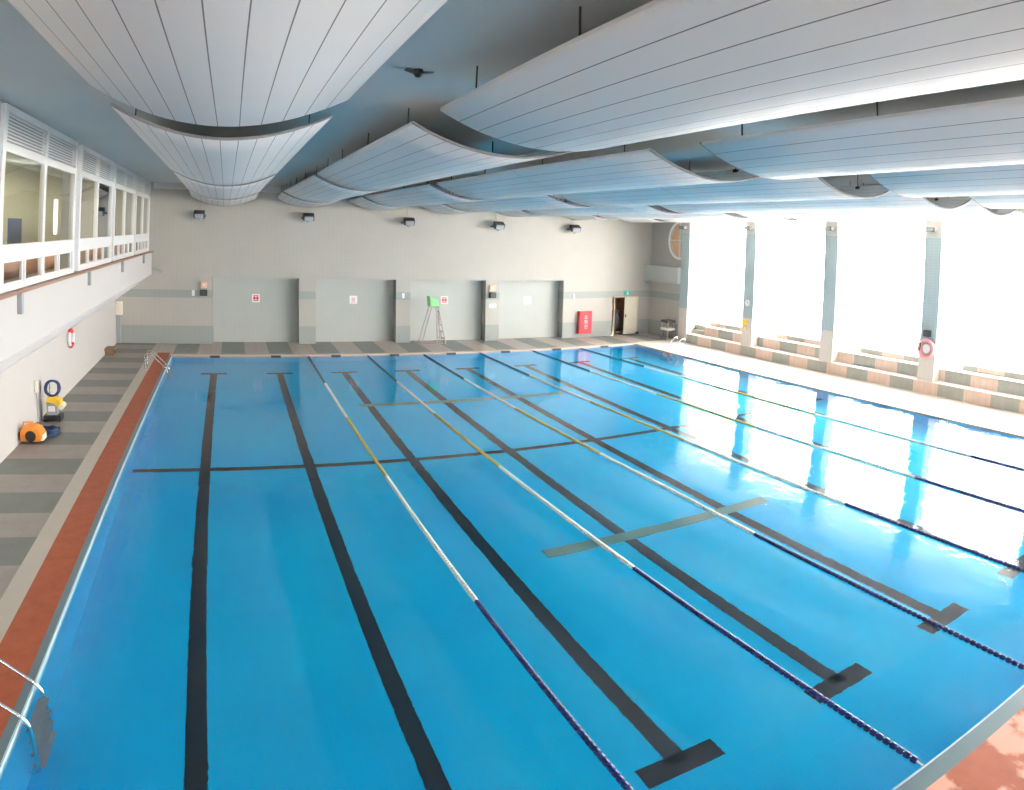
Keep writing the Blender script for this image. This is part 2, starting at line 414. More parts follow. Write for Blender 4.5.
# gallery room behind the windows
b = MB(); ys = YN
for a, e, z0, z1 in ((12.6, 14.6, 5.0, 5.75), (19.0, 19.8, 4.6, 6.2), (26.2, 26.8, 4.6, 6.0)):
    b.box(-5.4, -5.1, ys, a, 0, ZC); b.box(-5.4, -5.1, a, e, 0, z0); b.box(-5.4, -5.1, a, e, z1, ZC); ys = e
b.box(-5.4, -5.1, ys, YB, 0, ZC); S('wall_gallery', b, 'gallery_wall')
b = MB(); b.box(-1.3, -1.05, YN, YB-.02, 3.93, 3.985); S('trim_15', b, 'sill')
for i, y in enumerate((9, 14, 19.5, 25)):  # lamps added to brighten the gallery interior
    l = thing('gallery_fill_lamp', 'square ceiling lamp added to brighten the gallery, %s from the near end' % ('first', 'second', 'third', 'fourth')[i], 'ceiling lamp', (-3, y, ZC), 'added ceiling lamps in the gallery')
    bx('lamp_frame', 'frame', -3.35, -2.65, y-.35, y+.35, ZC-.06, ZC, l); bx('diffuser', 'gallery_fill_lamp', -3.3, -2.7, y-.3, y+.3, ZC-.075, ZC-.055, l)

bays = [(3.3, 7.6), (8.2, 13.3), (13.75, 18.15), (18.5, 22.8), (23.1, 27.25)]
posts = [(7.6, 8.2), (13.3, 13.75), (18.15, 18.5), (22.8, 23.1), (27.25, 27.84)]
ordn = ['partly out of frame at the left edge', 'nearest fully visible', 'second', 'third', 'farthest, by the back wall']
for i, (y0, y1) in enumerate(posts):
    b = MB(); b.box(-1.5, -1.26, y0, y1, 3.98, 6.86)
    o = b.build('trim_%d' % (16+i), 'post'); o['kind'] = 'structure'
for i, (y0, y1) in enumerate(bays):
    W = thing('window_%d' % (i+2), None, None, (-1.22, (y0+y1)/2, 3.98)); W['kind'] = 'structure'
    W['label'] = 'white gallery window bay with louvres, ' + ordn[i]
    X0, X1 = -1.28, -1.18; ym = (y0+y1)/2
    b = MB(); e = .16
    b.box(X0, X1, y0, y0+e, 3.98, 6.85); b.box(X0, X1, y1-e, y1, 3.98, 6.85)
    for z0, z1 in ((3.98, 4.08), (4.46, 4.71), (6.14, 6.26), (6.74, 6.85)): b.box(X0, X1, y0+e, y1-e, z0, z1)
    [b.box(X0+.004, X1-.004, ym-.08, ym+.08, za, zb) for za, zb in ((4.08, 4.46), (4.71, 6.14), (6.26, 6.74))]; b.build('window_frame', 'frame', W)
    for a, c_ in ((y0+e, ym-.08), (ym+.08, y1-e)):
        quad_pane('pane', -1.23, a, c_, 4.71, 6.14, W)
        b = MB()
        for q in range(9):
            z = 6.275 + q*.053; b.box(-1.255, -1.195, a, c_, z, z+.022, Matrix.Rotation(.5, 3, 'Y'))
        b.build('louvre', 'frame', W)
        bx('louvre_back', 'grey_plastic', -1.275, -1.27, a, c_, 6.26, 6.74, W)
    # four small low sashes, the middle ones slid open
    q = (y1-y0-2*e)/4
    for j in range(4):
        a = y0+e+q*j+.03; c_ = a+q-.06
        b = MB(); b.box(-1.25, -1.2, a, a+.09, 4.08, 4.46); b.box(-1.25, -1.2, c_-.09, c_, 4.08, 4.46); b.box(-1.25, -1.2, a+.09, c_-.09, 4.08, 4.11); b.box(-1.25, -1.2, a+.09, c_-.09, 4.43, 4.46)
        s_ = b.build('sash', 'frame', W)
        if (j in (0, 3)): quad_pane('sash_pane', -1.225, a+.09, c_-.09, 4.11, 4.43, W)
for y in (8.9, 14.5, 19.6, 24.8):
    o = bx('drain_spout', 'grey_plastic', -1.12, -1.04, y, y+.12, 3.6, 3.93)
    tag(o, {8.9: 'grey drain stub under the gallery sill nearest the camera', 14.5: 'grey drain stub under the sill post between first and second full window bays',
            19.6: 'grey drain stub under the sill post before the third full bay', 24.8: 'grey drain stub under the sill nearest the back wall'}[y], 'drain stub', 'drain stubs under the gallery sill')
b = MB(); b.box(-2.3, -2.2, YN, YB, 3.93, 4.62); M_['gallery_panel'] = mat('gallery_panel', (.50, .27, .17), .6, noise=.15, nscale=2); S('trim_30', b, 'gallery_panel')
# reading desk and seats seen inside the gallery
for i, y in enumerate((10.6, 16.2)):
    d = thing('armchair', ['dark armchair inside the gallery behind the nearest full window', 'dark armchair inside the gallery behind the second full window'][i], 'chair', (-3.2, y, 3.95))
    bx('seat', 'navy', -3.5, -2.9, y-.5, y+.5, 4.35, 4.45, d); bx('backrest', 'navy', -3.55, -3.48, y-.5, y+.5, 4.35, 5.15, d)
    for sx in (-3.42, -2.96):
        for sy in (-.45, .45): bx('leg', 'dark', sx-.02, sx+.02, y+sy-.02, y+sy+.02, 3.95, 4.35, d)

# ------------------------------------------------------------------ ceiling sails
# per row: (centre x, lowest z) at four stations along the hall
STN = [-5.0, 4.8, 6.04, 15.46, 16.14, 24.2, 24.8, 27.45]
rows = [
 dict(W=2.86, c=[2.33, 2.33, 2.33, 2.22, 2.08, 2.02], z=[6.14, 6.14, 6.14, 6.14, 6.09, 5.95]),
 dict(W=2.86, c=[6.27, 6.27, 6.27, 6.15, 5.88, 5.8], z=[6.12, 6.10, 6.12, 6.15, 6.12, 6.0]),
 dict(W=2.86, c=[10.0, 10.0, 9.97, 9.5, 9.15, 9.05], z=[6.06, 6.04, 6.05, 6.03, 6.05, 5.98]),
 dict(W=2.86, c=[13.8, 13.8, 13.75, 13.05, 12.45, 12.3], z=[6.03, 6.01, 6.01, 5.98, 5.96, 5.93]),
 dict(W=2.8, c=[17.3, 17.3, 17.25, 16.5, 15.8, 15.7], z=[6.0, 5.99, 5.98, 5.93, 5.92, 5.9]),
 dict(W=2.6, c=[20.2, 20.2, 20.15, 19.6, 19.1, 19.0], z=[5.97, 5.96, 5.96, 5.92, 5.90, 5.88]),
 dict(W=1.95, c=[22.5, 22.5, 22.5, 22.4, 22.3, 22.2], z=[5.95, 5.94, 5.94, 5.92, 5.89, 5.88]),
]
def stn(r, i):
    j = {0: 0, 1: 1, 2: 2, 3: 3, 4: 3, 5: 4, 6: 4, 7: 5}[i]
    return rows[r]['c'][j], rows[r]['z'][j]
rown = ['leftmost row', 'second row from left', 'third row from left', 'middle row', 'fifth row from left', 'sixth row from left', 'rightmost row']
secn = ['nearest the camera', 'second from the camera', 'third from the camera', 'farthest, by the back wall']
for r in range(7):
    for s_ in range(4):
        y0, y1 = STN[2*s_], STN[2*s_+1]
        (c0, z0), (c1, z1) = stn(r, 2*s_), stn(r, 2*s_+1)
        W = rows[r]['W']; sag = .37*(W/2.86)**1.5
        T = thing('ceiling_sail', 'curved ceiling sail, %s, %s' % (rown[r], secn[s_]), 'ceiling panel', ((c0+c1)/2, (y0+y1)/2, (z0+z1)/2), 'curved sails hanging from the ceiling')
        bm = bmesh.new(); uvl = bm.loops.layers.uv.new('UVMap'); NU, NV = 30, 6
        def P(i, j, dz=0):
            u, v = i/NU, j/NV; q = 2*u-1
            c_ = c0+(c1-c0)*v; zz = z0+(z1-z0)*v
            return Vector((c_+q*W/2, y0+(y1-y0)*v, zz+sag*q*q+dz))
        for dz, fl in ((0, False), (.035, True)):
            g = [[bm.verts.new(P(i, j, dz)) for j in range(NV+1)] for i in range(NU+1)]
            for i in range(NU):
                for j in range(NV):
                    q = [(i, j), (i+1, j), (i+1, j+1), (i, j+1)]
                    if not fl: q = q[::-1]
                    fc = bm.faces.new([g[a][c_] for a, c_ in q]); fc.smooth = True
                    for lp, (a, c_) in zip(fc.loops, q): lp[uvl].uv = (a/NU*12, c_/NV*(2 if s_ else .9))
            if not fl: lo = g
        hi = g
        for i in range(NU):
            for j in (0, NV): bm.faces.new([lo[i][j], lo[i+1][j], hi[i+1][j], hi[i][j]])
        for j in range(NV):
            for i in (0, NU): bm.faces.new([lo[i][j], lo[i][j+1], hi[i][j+1], hi[i][j]])
        bmesh.ops.recalc_face_normals(bm, faces=list(bm.faces))
        me = bpy.data.meshes.new('panel'); bm.to_mesh(me); bm.free(); me.materials.append(M_['sail'])
        o = bpy.data.objects.new('panel', me); C.objects.link(o); o.parent = T; o.matrix_parent_inverse = Matrix.Translation(-T.location)
        for j in (0, NV):
            b = MB(); yy = .012 if j else -.012
            b.tube([P(i, j, .02)+Vector((0, yy, 0)) for i in range(NU+1)], .022, 6); b.build('edge_rim', 'sail_rim', T)
        for j in (.6, 2.4, 4.2, 5.6):
            for i in (2, NU-2):
                p = P(i, j, .03); b = MB(); b.tube([p, (p.x, p.y, ZC-.005)], .010, 6)
                b.box(p.x-.05, p.x+.05, p.y-.03, p.y+.03, p.z, p.z+.06); b.build('hanger_rod', 'rod', T)

# ------------------------------------------------------------------ lane ropes
def lerp(tab, y):
    for (a, xa), (b_, xb) in zip(tab, tab[1:]):
        if y <= b_: return xa+(xb-xa)*(y-a)/(b_-a)
    return tab[-1][1]
M_['float_navy'] = mat('float_navy', (.008, .02, .16), .4)
M_['float_white'] = mat('float_white', (.80, .80, .74), .4)
M_['float_yellow'] = mat('float_yellow', (.55, .45, .13), .4)
M_['float_dark'] = mat('float_steel_blue', (.05, .10, .18), .4)
M_['float_red'] = mat('float_dark_red', (.16, .01, .05), .4)
ropes = [
 ([(0, 5.57), (10, 5.6), (25, 5.6)], 'leftmost rope'),
 ([(0, 8.18), (7, 8.17), (25, 8.08)], 'second from the left'),
 ([(0, 10.62), (8, 10.76), (16, 10.6), (25, 10.5)], 'third from the left'),
 ([(0, 13.2), (12, 13.2), (25, 13.0)], 'fourth from the left'),
 ([(0, 15.75), (14, 15.7), (25, 15.52)], 'fifth from the left'),
 ([(0, 18.3), (17, 18.2), (25, 17.9)], 'rightmost rope')]
secs = [(.1, 5.4, 'float_navy'), (5.4, 10.7, 'float_white'), (10.7, 15.5, 'float_yellow'), (15.5, 19.9, 'float_white'), (19.9, 24.8, 'float_dark')]
for tab, nm in ropes:
    T = thing('lane_rope', 'lane rope of navy, white and yellow floats, ' + nm, 'lane rope', (tab[0][1], 0, WZ), 'lane ropes on the water')
    b = MB(); b.tube([(lerp(tab, y*.5), y*.5, WZ+.012) for y in range(0, 51)], .008, 5); b.build('cable', 'rod', T)
    for a, e, mm in secs:
        b = MB(); y = a; st = .088; n_ = 8
        rings = []
        while y < e-.02:
            x = lerp(tab, y); 
            for dy, rr in ((0, .016), (.010, .040), (.060, .043), (.070, .018)): rings.append((x, y+dy, rr))
            y += st
        prev = None
        for ri, (x, yy, rr) in enumerate(rings):
            ring = [b.bm.verts.new((x+rr*math.cos(2*PI*k/n_), yy, WZ+.012+rr*math.sin(2*PI*k/n_))) for k in range(n_)]
            if prev:
                for k in range(n_):
                    fc = b.bm.faces.new([prev[k], prev[(k+1) % n_], ring[(k+1) % n_], ring[k]])
                    if mm == 'float_navy' and ri % 4 == 3 and k == 2: fc.material_index = 1
            prev = ring
        o = b.build('float_section', mm, T)
        if mm == 'float_navy': o.data.materials.append(M_['float_white'])
        o['label'] = {'float_navy': 'navy floats', 'float_white': 'white floats', 'float_yellow': 'yellow floats', 'float_dark': 'steel blue floats'}[mm]
    for y in (0.02, 24.98):
        b = MB(); x = lerp(tab, y); b.tube([(x, y, WZ+.02), (x, y + (.3 if y < 1 else -.3), WZ+.014)], .014, 6); b.build('end_hook', 'steel', T)

# lane end blocks at the far wall
for k in range(8):
    x = 1.75+2.5*k
    o = bx('lane_marker', 'dark', x-.2, x+.2, 24.93, 25.0, WZ-.14, DZ, bevel=.006)
    tag(o, 'small dark block at the waterline of the far pool wall, %s from the left' % ('first', 'second', 'third', 'fourth', 'fifth', 'sixth', 'seventh', 'eighth')[k], 'lane marker', 'dark lane markers at the far pool edge')

# ------------------------------------------------------------------ pool ladders
def ladder(loc, rz, label, m='steel', steps_deep=4):
    T = thing('pool_ladder', label, 'ladder', loc, 'steel pool ladders', world=False); T.rotation_euler.z = rz
    for s_ in (-.28, .28):
        pts = [(-.72, s_, 0), (-.72, s_, .42), (-.70, s_, .52), (-.62, s_, .60), (-.52, s_, .59), (-.40, s_, .49), (-.05, s_, .15), (.04, s_, .05), (.09, s_, -.05), (.10, s_, -.2), (.10, s_, -.95), (.06, s_, -1.02), (-.02, s_, -1.03)]
        # smooth
        q = []
        for i in range(len(pts)-1):
            p0, p1 = Vector(pts[max(i-1, 0)]), Vector(pts[i]); p2, p3 = Vector(pts[i+1]), Vector(pts[min(i+2, len(pts)-1)])
            for k in range(5):
                u = k/5; q.append(.5*((2*p1)+(-p0+p2)*u+(2*p0-5*p1+4*p2-p3)*u*u+(-p0+3*p1-3*p2+p3)*u**3))
        q.append(Vector(pts[-1]))
        b = MB(); b.tube(q, .021, 10); b.build('handrail', m, T, smooth=True)
        b = MB(); b.lathe([(.05, 0), (.05, .012), (.03, .025)], (-.72, s_, 0), 'z', 14); b.build('base_flange', m, T)
    for k in range(steps_deep):
        b = MB(); z = -.2-.26*k; b.box(.04, .16, -.265, .265, z, z+.03)
        b.build('rung', 'grey_plastic', T, bevel=.004)
    return T
L1 = ladder((0, 4.15, DZ), 0, 'steel pool ladder at the near left pool edge, cut by the frame')
L2 = dup(L1, (0, 22.3, DZ), 'small steel pool ladder at the far left corner of the pool')
L3 = dup(L1, (21.0, 22.25, DZ), 'bright steel pool ladder at the far right pool edge', rz=PI)

# ------------------------------------------------------------------ wall signs and boxes
def font_obj(name, txt, size, loc, rot, m, parent, extrude=.003):
    cu = bpy.data.curves.new(name, 'FONT'); cu.body = txt; cu.size = size; cu.extrude = extrude; cu.align_x = 'CENTER'; cu.align_y = 'CENTER'
    t_ = bpy.data.objects.new('tmp', cu); C.objects.link(t_); dg = bpy.context.evaluated_depsgraph_get()
    me = bpy.data.meshes.new_from_object(t_.evaluated_get(dg)); bpy.data.objects.remove(t_)
    me.materials.clear(); me.materials.append(M_[m]); o = bpy.data.objects.new(name, me); C.objects.link(o)
    me.transform(Matrix.Translation(Vector(loc)) @ rot.to_4x4()); o.parent = parent
    if parent.get('_w'): o.matrix_parent_inverse = Matrix.Translation(-abs_loc(parent))
    return o
RB = Matrix.Rotation(PI/2, 3, 'X')            # text facing -Y
YR = YB+RD-.02
sgn = [(3.57, 1.97, 'square red and white no-diving sign in the leftmost wall recess'), (8.1, 1.94, 'white sign with faint red mark in the second wall recess'),
       (12.5, 1.93, 'red and white sign beside the green lifeguard chair'), (16.8, 1.90, 'white sign with small red mark in the rightmost wall recess')]
for i, (x, z, lb) in enumerate(sgn):
    T = thing('warning_sign', lb, 'sign', (x, YR, z-.18), 'square warning signs in the recesses')
    bx('board', 'white', x-.18, x+.18, YR-.02, YR, z-.18, z+.18, T, bevel=.004)
    b = MB()
    if i in (0, 2):
        b.box(x-.12, x+.12, YR-.026, YR-.02, z-.12, z-.08); b.box(x-.12, x+.12, YR-.026, YR-.02, z+.09, z+.13)
        b.box(x-.12, x-.02, YR-.026, YR-.02, z-.06, z+.07); b.box(x+.02, x+.12, YR-.026, YR-.02, z-.06, z+.07); b.box(x-.02, x+.02, YR-.026, YR-.02, z-.02, z+.02)
    else:
        b.tube([(x+.07*math.cos(a*PI/10), YR-.022, z+.02+.07*math.sin(a*PI/10)) for a in range(20)], .012, 6, closed=True)
        b.box(x-.05, x+.05, YR-.026, YR-.02, z+.01, z+.03); b.box(x-.11, x+.11, YR-.026, YR-.02, z-.12, z-.10)
    b.build('pictogram', 'red', T)
for x, zz, side in ((1.21, 2.24, 'left of the first recess'), (14.7, 2.22, 'between the third and fourth recess')):
    T = thing('wall_speaker', 'small black wall speaker ' + side, 'speaker', (x, YB, zz-.13), 'black speakers on the back wall')
    bx('housing', 'black', x-.16, x+.16, YB-.2, YB-.03, zz-.13, zz+.13, T, bevel=.015); bx('bracket', 'dark', x-.03, x+.03, YB-.03, YB, zz-.05, zz+.05, T)
    bx('grille', 'dark', x-.13, x+.13, YB-.207, YB-.2, zz-.1, zz+.1, T)
    T = thing('alarm_box', 'peach coloured alarm box above the black speaker ' + side, 'alarm box', (x, YB, zz+.2), 'peach alarm boxes on the back wall')
    bx('cover', 'peach', x-.13, x+.15, YB-.1, YB, zz+.2, zz+.47, T, bevel=.015); b = MB(); b.lathe([(.05, 0), (.05, -.02)], (x+.01, YB-.1, zz+.34), 'y', 16); b.build('alarm_button', 'white', T)
T = thing('paper_notice', 'white notice on the pier below the speaker', 'notice', (14.75, YB, 1.58)); bx('sheet', 'white', 14.57, 14.93, YB-.02, YB-.01, 1.6, 1.8, T); bx('holder', 'grey_plastic', 14.55, 14.95, YB-.01, YB, 1.58, 1.82, T)
for x, z, lb in ((.74, 2.23, 'small white wall switch left of the left speaker'), (10.35, 2.2, 'small white wall switch between second and third recess'), (19.07, 2.13, 'small white wall switch above the red cabinet')):
    T = thing('wall_switch', lb, 'switch', (x, YB, z-.14), 'white switches on the back wall')
    bx('plate', 'white', x-.06, x+.06, YB-.03, YB, z-.14, z+.1, T, bevel=.005); bx('rocker', 'frame', x-.03, x+.03, YB-.04, YB-.03, z-.06, z+.03, T)

# fire hose cabinet
T = thing('fire_hose_cabinet', 'red fire hose cabinet with white lettering on the back wall', 'fire cabinet', (19.7, YB, .22))
bx('cabinet_body', 'red', 19.32, 20.05, YB-.22, YB-.01, .22, 1.36, T, bevel=.012)
bx('cabinet_door', 'red', 19.36, 20.01, YB-.245, YB-.22, .26, 1.32, T, bevel=.008)
for k, ch in enumerate('소화전'): font_obj('lettering', ch, .24, (19.69, YB-.25, 1.06-.25*k), RB, 'white', T)
# doorway at the right end of the back wall
b = MB(); b.box(21.45, 22.95, YB+.5, YB+2.2, 0, 2.3); b2 = b
M_['room_brown'] = mat('store_wall', (.62, .42, .32), .7)
b.bm.free(); b = MB(); b.box(21.3, 23.0, YB+2.0, YB+2.2, 0, 2.2); b.box(21.2, 21.45, YB+RD, YB+2.2, 0, 2.2); b.box(22.95, 23.2, YB+RD, YB+2.2, 0, 2.2); b.box(21.2, 23.2, YB+RD, YB+2.2, 2.03, 2.3); S('wall_store', b, 'room_brown')
b = MB(); b.box(21.45, 22.95, YB, YB+2, -.2, DZ-.002); S('floor_store', b, 'deck_back')
D = thing('door_1', None, None, (22.55, YB, 0)); D['kind'] = 'structure'
bx('door_leaf', 'cream', 22.12, 22.93, YB+.02, YB+.07, .05, 2.0, D, bevel=.004); bx('door_handle', 'dark', 22.18, 22.22, YB-.02, YB+.02, .95, 1.1, D)
b = MB(); b.box(21.45, 21.5, YB-.02, YB+.1, 0, 2.03); b.box(22.93, 22.98, YB-.02, YB+.1, 0, 2.03); b.box(21.5, 22.93, YB-.02, YB+.1, 2.0, 2.05); b.build('door_frame', 'coping', D)
bx('rubber_stop', 'dark', 22.85, 23.0, YB-.1, YB-.02, .03, .15, D)
# covered trolley in the doorway
T = thing('covered_trolley', 'dark covered trolley standing in the open doorway', 'trolley', (21.82, YB+.5, 0))
bm = bmesh.new(); bmesh.ops.create_icosphere(bm, subdivisions=4, radius=1)
for v in bm.verts:
    a = math.atan2(v.co.y, v.co.x); f = 1+.09*math.sin(5*a+2*v.co.z)+.05*math.sin(9*a)
    v.co = Vector((21.82+.3*v.co.x*f, YB+.55+.3*v.co.y*f, .68+.55*v.co.z*(1+.07*math.sin(3*a))))
me = bpy.data.meshes.new('tarpaulin'); bm.to_mesh(me); bm.free(); me.materials.append(M_['dark']); o = bpy.data.objects.new('tarpaulin', me); C.objects.link(o); o.parent = T; o.matrix_parent_inverse = Matrix.Translation(-T.location)
for p in me.polygons: p.use_smooth = True
bx('push_bar', 'black', 21.6, 22.05, YB+.35, YB+.40, 1.15, 1.3, T, bevel=.01); bx('trolley_base', 'wood', 21.55, 22.1, YB+.3, YB+.8, .1, .18, T)
for sx in (21.6, 22.0):
    for sy in (.35, .75):
        b = MB(); b.lathe([(.06, -.015), (.06, .015)], (sx, YB+sy, .09), 'x', 12); b.build('wheel', 'black', T)
# exit sign
T = thing('exit_sign', 'small green exit sign above the doorway', 'sign', (22.22, YB, 2.12)); bx('housing', 'exit_green', 22.05, 22.4, YB-.09, YB, 2.12, 2.36, T, bevel=.03)
b = MB(); b.box(22.2, 22.24, YB-.1, YB-.09, 2.14, 2.26); b.lathe([(.022, 0), (.022, -.01)], (22.22, YB-.09, 2.3), 'y', 10); b.box(22.17, 22.27, YB-.1, YB-.09, 2.2, 2.22); b.build('running_figure', 'white', T)

# floodlights on the back wall
def flood(x, z, label):
    T = thing('floodlight', label, 'floodlight', (x, YB, z), 'floodlights on the back wall', world=False)
    b = MB(); b.box(-.24, .24, -.16, .16, -.13, .13, Matrix.Rotation(.5, 3, 'X')); b.build('lamp_housing', 'dark', T, bevel=.02).location = (0, -.38, 0)
    b = MB(); b.box(-.19, .19, -.012, .012, -.1, .1, Matrix.Rotation(.5, 3, 'X')); o = b.build('lens', 'lens', T); o.location = (0, -.38-.15, -.083)
    b = MB(); b.tube([(-.26, -.38, 0), (-.26, -.2, -.06), (-.26, -.03, -.06)], .014, 6); b.tube([(.26, -.38, 0), (.26, -.2, -.06), (.26, -.03, -.06)], .014, 6); b.box(-.28, .28, -.05, -.012, -.1, -.02); b.build('bracket', 'dark', T)
    b = MB(); b.lathe([(.07, 0), (.09, -.05), (.05, -.12)], (0, -.36, -.14), 'z', 12); b.build('ballast', 'grey_plastic', T)
    b = MB(); b.tube([(0, -.035, 0), (0, -.035, .8)], .012, 6); b.build('conduit', 'grey_plastic', T)
    return T
fl = [(.98, 5.57, 'below the leftmost sail row'), (5.84, 5.6, 'second from the left'), (10.46, 5.54, 'the middle one of five'), (14.83, 5.49, 'second from the right'), (18.84, 5.47, 'rightmost of five')]
for i, (x, z, lb) in enumerate(fl):
    lb = 'dark floodlight on the back wall, ' + lb
    if i == 0: F0 = flood(x, z, lb)
    else: dup(F0, (x, YB, z), lb)

T = thing('ceiling_fixture', 'small dark winged fixture on the ceiling between the first two sail rows', 'fixture', (4.5, 4.6, ZC))
b = MB(); b.lathe([(.05, 0), (.06, -.05), (.03, -.09)], (4.5, 4.6, ZC), 'z', 12); b.build('mount', 'rod', T)
b = MB(); b.prism([(4.34, ZC-.02), (4.5, ZC-.06), (4.68, ZC-.02), (4.5, ZC-.03)], 'y', 4.56, 4.64); b.build('wing', 'rod', T)
# security camera at the left end
T = thing('security_camera', 'small security camera on a bracket beside the gallery end', 'camera', (-1.0, YB, 3.1))
b = MB(); b.box(-1.06, -.96, YB-.04, YB, 3.12, 3.22); b.tube([(-1.0, YB-.04, 3.18), (-.95, YB-.2, 3.2)], .02, 8); b.build('bracket', 'grey_plastic', T)
b = MB(); b.box(-1.08, -.65, YB-.28, YB-.14, 3.12, 3.24, Matrix.Rotation(.35, 3, 'Y')); b.build('camera_body', 'grey_plastic', T, bevel=.02)
T = thing('security_camera', 'small security camera below the ledge by the round window', 'camera', (23.5, YB, 3.0))
b = MB(); b.box(23.2, 23.5, YB-.3, YB-.15, 2.72, 2.84, Matrix.Rotation(.35, 3, 'Y')); b.build('camera_body', 'grey_plastic', T, bevel=.02)
b = MB(); b.tube([(23.38, YB, 2.85), (23.38, YB-.2, 2.83)], .025, 8); b.build('bracket', 'grey_plastic', T)

# ------------------------------------------------------------------ lifeguard chair
T = thing('lifeguard_chair', 'tall steel lifeguard chair with bright green seat against the third recess', 'lifeguard chair', (11.8, 27.3, 0))
cx, cy_ = 11.86, 27.3; R_ = .022
def seg(name, m, *pts, r=R_):
    b = MB(); b.tube(list(pts), r, 8); return b.build(name, m, T)
for sy in (-.28, .28):
    seg('front_leg', 'rust', (cx-.05+.0, cy_+sy*.8, 1.75), (cx+.32, cy_+sy, .04))
    seg('rear_leg', 'rust', (cx-.35, cy_+sy*.8, 1.75), (cx-.85, cy_+sy, .04))
    seg('ladder_rail', 'rust', (cx-.02, cy_+sy*.7, 1.6), (cx+.05, cy_+sy*.7, .04))
    seg('seat_rail', 'rust', (cx-.40, cy_+sy*.8, 1.75), (cx+.02, cy_+sy*.8, 1.75))
    seg('arm_rest', 'rust', (cx-.40, cy_+sy*.85, 1.75), (cx-.42, cy_+sy*.85, 2.0), (cx-.02, cy_+sy*.85, 2.0), (cx-.02, cy_+sy*.85, 1.75), r=.016)
for k in range(5):
    z = .3+.3*k; seg('rung', 'rust', (cx+.04-.013*k, cy_-.2, z), (cx+.27-.07*k*.9, cy_-.24, z), (cx+.27-.063*k, cy_+.24, z), (cx+.04-.013*k, cy_+.2, z), r=.016)
seg('floor_brace', 'rust', (cx-.85, cy_-.28, .1), (cx+.32, cy_-.28, .1)); seg('floor_brace', 'rust', (cx-.85, cy_+.28, .1), (cx+.32, cy_+.28, .1)); seg('floor_brace', 'rust', (cx-.85, cy_-.28, .1), (cx-.85, cy_+.28, .1))
b = MB(); b.prism([(cx-.42, 1.78), (cx+.05, 1.78), (cx+.05, 1.83), (cx-.30, 1.86), (cx-.40, 2.22), (cx-.46, 2.22)], 'y', cy_-.26, cy_+.26); o = b.build('seat', 'green', T, bevel=.012)
b = MB(); b.prism([(cx-.40, 1.87), (cx+.0, 1.84), (cx-.05, 2.06), (cx-.38, 2.2)], 'y', cy_-.27, cy_-.23); b.build('side_shell', 'green', T)

# ------------------------------------------------------------------ left wall and deck items
T = thing('life_ring', 'red and white life ring hanging on the left wall', 'life ring', (-2.73, 19.05, 1.3))
for q in range(4):
    b = MB(); a0 = q*PI/2+PI/4
    b.tube([(-2.66, 19.05+.25*math.cos(a0+a*PI/2/8), 1.6+.25*math.sin(a0+a*PI/2/8)) for a in range(9)], .06, 10); o = b.build('ring_segment', 'red' if q % 2 == 0 else 'white', T, smooth=True); o['label'] = 'red ring quarter' if q % 2 == 0 else 'white ring quarter'
bx('hook', 'grey_plastic', -2.73, -2.62, 19.01, 19.09, 1.8, 1.86, T)
T = thing('junction_box', 'cream electrical box and conduit in the far left corner', 'electrical box', (-2.6, 27.7, 0))
bx('box_body', 'cream', -2.72, -2.42, 27.6, 27.83, 1.25, 1.8, T, bevel=.01); bx('conduit', 'grey_plastic', -2.7, -2.52, 27.68, 27.83, .03, 1.25, T)
T = thing('wooden_step', 'small brown wooden step at the foot of the left wall', 'step', (-2.55, 25.1, DZ))
bx('tread', 'wood', -2.72, -2.32, 24.8, 25.5, .2, .28, T, bevel=.01); bx('side', 'wood', -2.7, -2.36, 24.83, 24.9, DZ, .2, T); bx('side', 'wood', -2.7, -2.36, 25.4, 25.47, DZ, .2, T)

def coil(b, c, R, r, turns, tilt=None, zs=.02, n=28):
    c = Vector(c); pts = []
    for i in range(turns*n):
        a = 2*PI*i/n; rr = R*(1+.06*math.sin(i*.37)); p = Vector((rr*math.cos(a), rr*math.sin(a), zs*(i/n - turns/2)+.012*math.sin(i*1.3)))
        if tilt is not None: p = tilt @ p
        pts.append(c+p)
    b.tube(pts, r, 6)
# robot cleaner caddy
T = thing('cleaner_caddy', 'upright pool cleaner caddy with blue cable coil and yellow robot by the left wall', 'pool cleaner', (-2.4, 15.5, DZ))
bx('caddy_base', 'black', -2.62, -2.16, 15.32, 15.7, .07, .2, T, bevel=.02)
for sx in (-2.60, -2.2):
    for sy in (15.38, 15.64):
        b = MB(); b.lathe([(.07, -.025), (.07, .025)], (sx, sy, .1), 'x', 14); b.build('wheel', 'black', T)
b = MB(); b.tube([(-2.50, 15.66, .2), (-2.50, 15.7, .96), (-2.46, 15.7, 1.02), (-2.32, 15.7, 1.02), (-2.28, 15.7, .96), (-2.28, 15.66, .2)], .018, 8); b.build('caddy_frame', 'steel', T)
bx('power_unit', 'grey_plastic', -2.53, -2.25, 15.36, 15.6, .2, .52, T, bevel=.02)
bx('display_panel', 'white', -2.48, -2.30, 15.34, 15.36, .3, .44, T)
b = MB(); coil(b, (-2.39, 15.56, .86), .19, .02, 7, Matrix.Rotation(PI/2-.2, 3, 'X'), .03); b.build('cable_coil', 'navy', T, smooth=True)
b = MB(); b.prism([(-2.56, .56), (-2.5, .66), (-2.3, .68), (-2.14, .58), (-2.1, .42), (-2.2, .38), (-2.3, .54)], 'y', 15.3, 15.62); b.build('robot_shell', 'yellow', T, bevel=.02)
b = MB(); b.lathe([(.07, -.17), (.07, .17)], (-2.12, 15.46, .43), 'y', 14); b.build('robot_brush', 'cream', T)
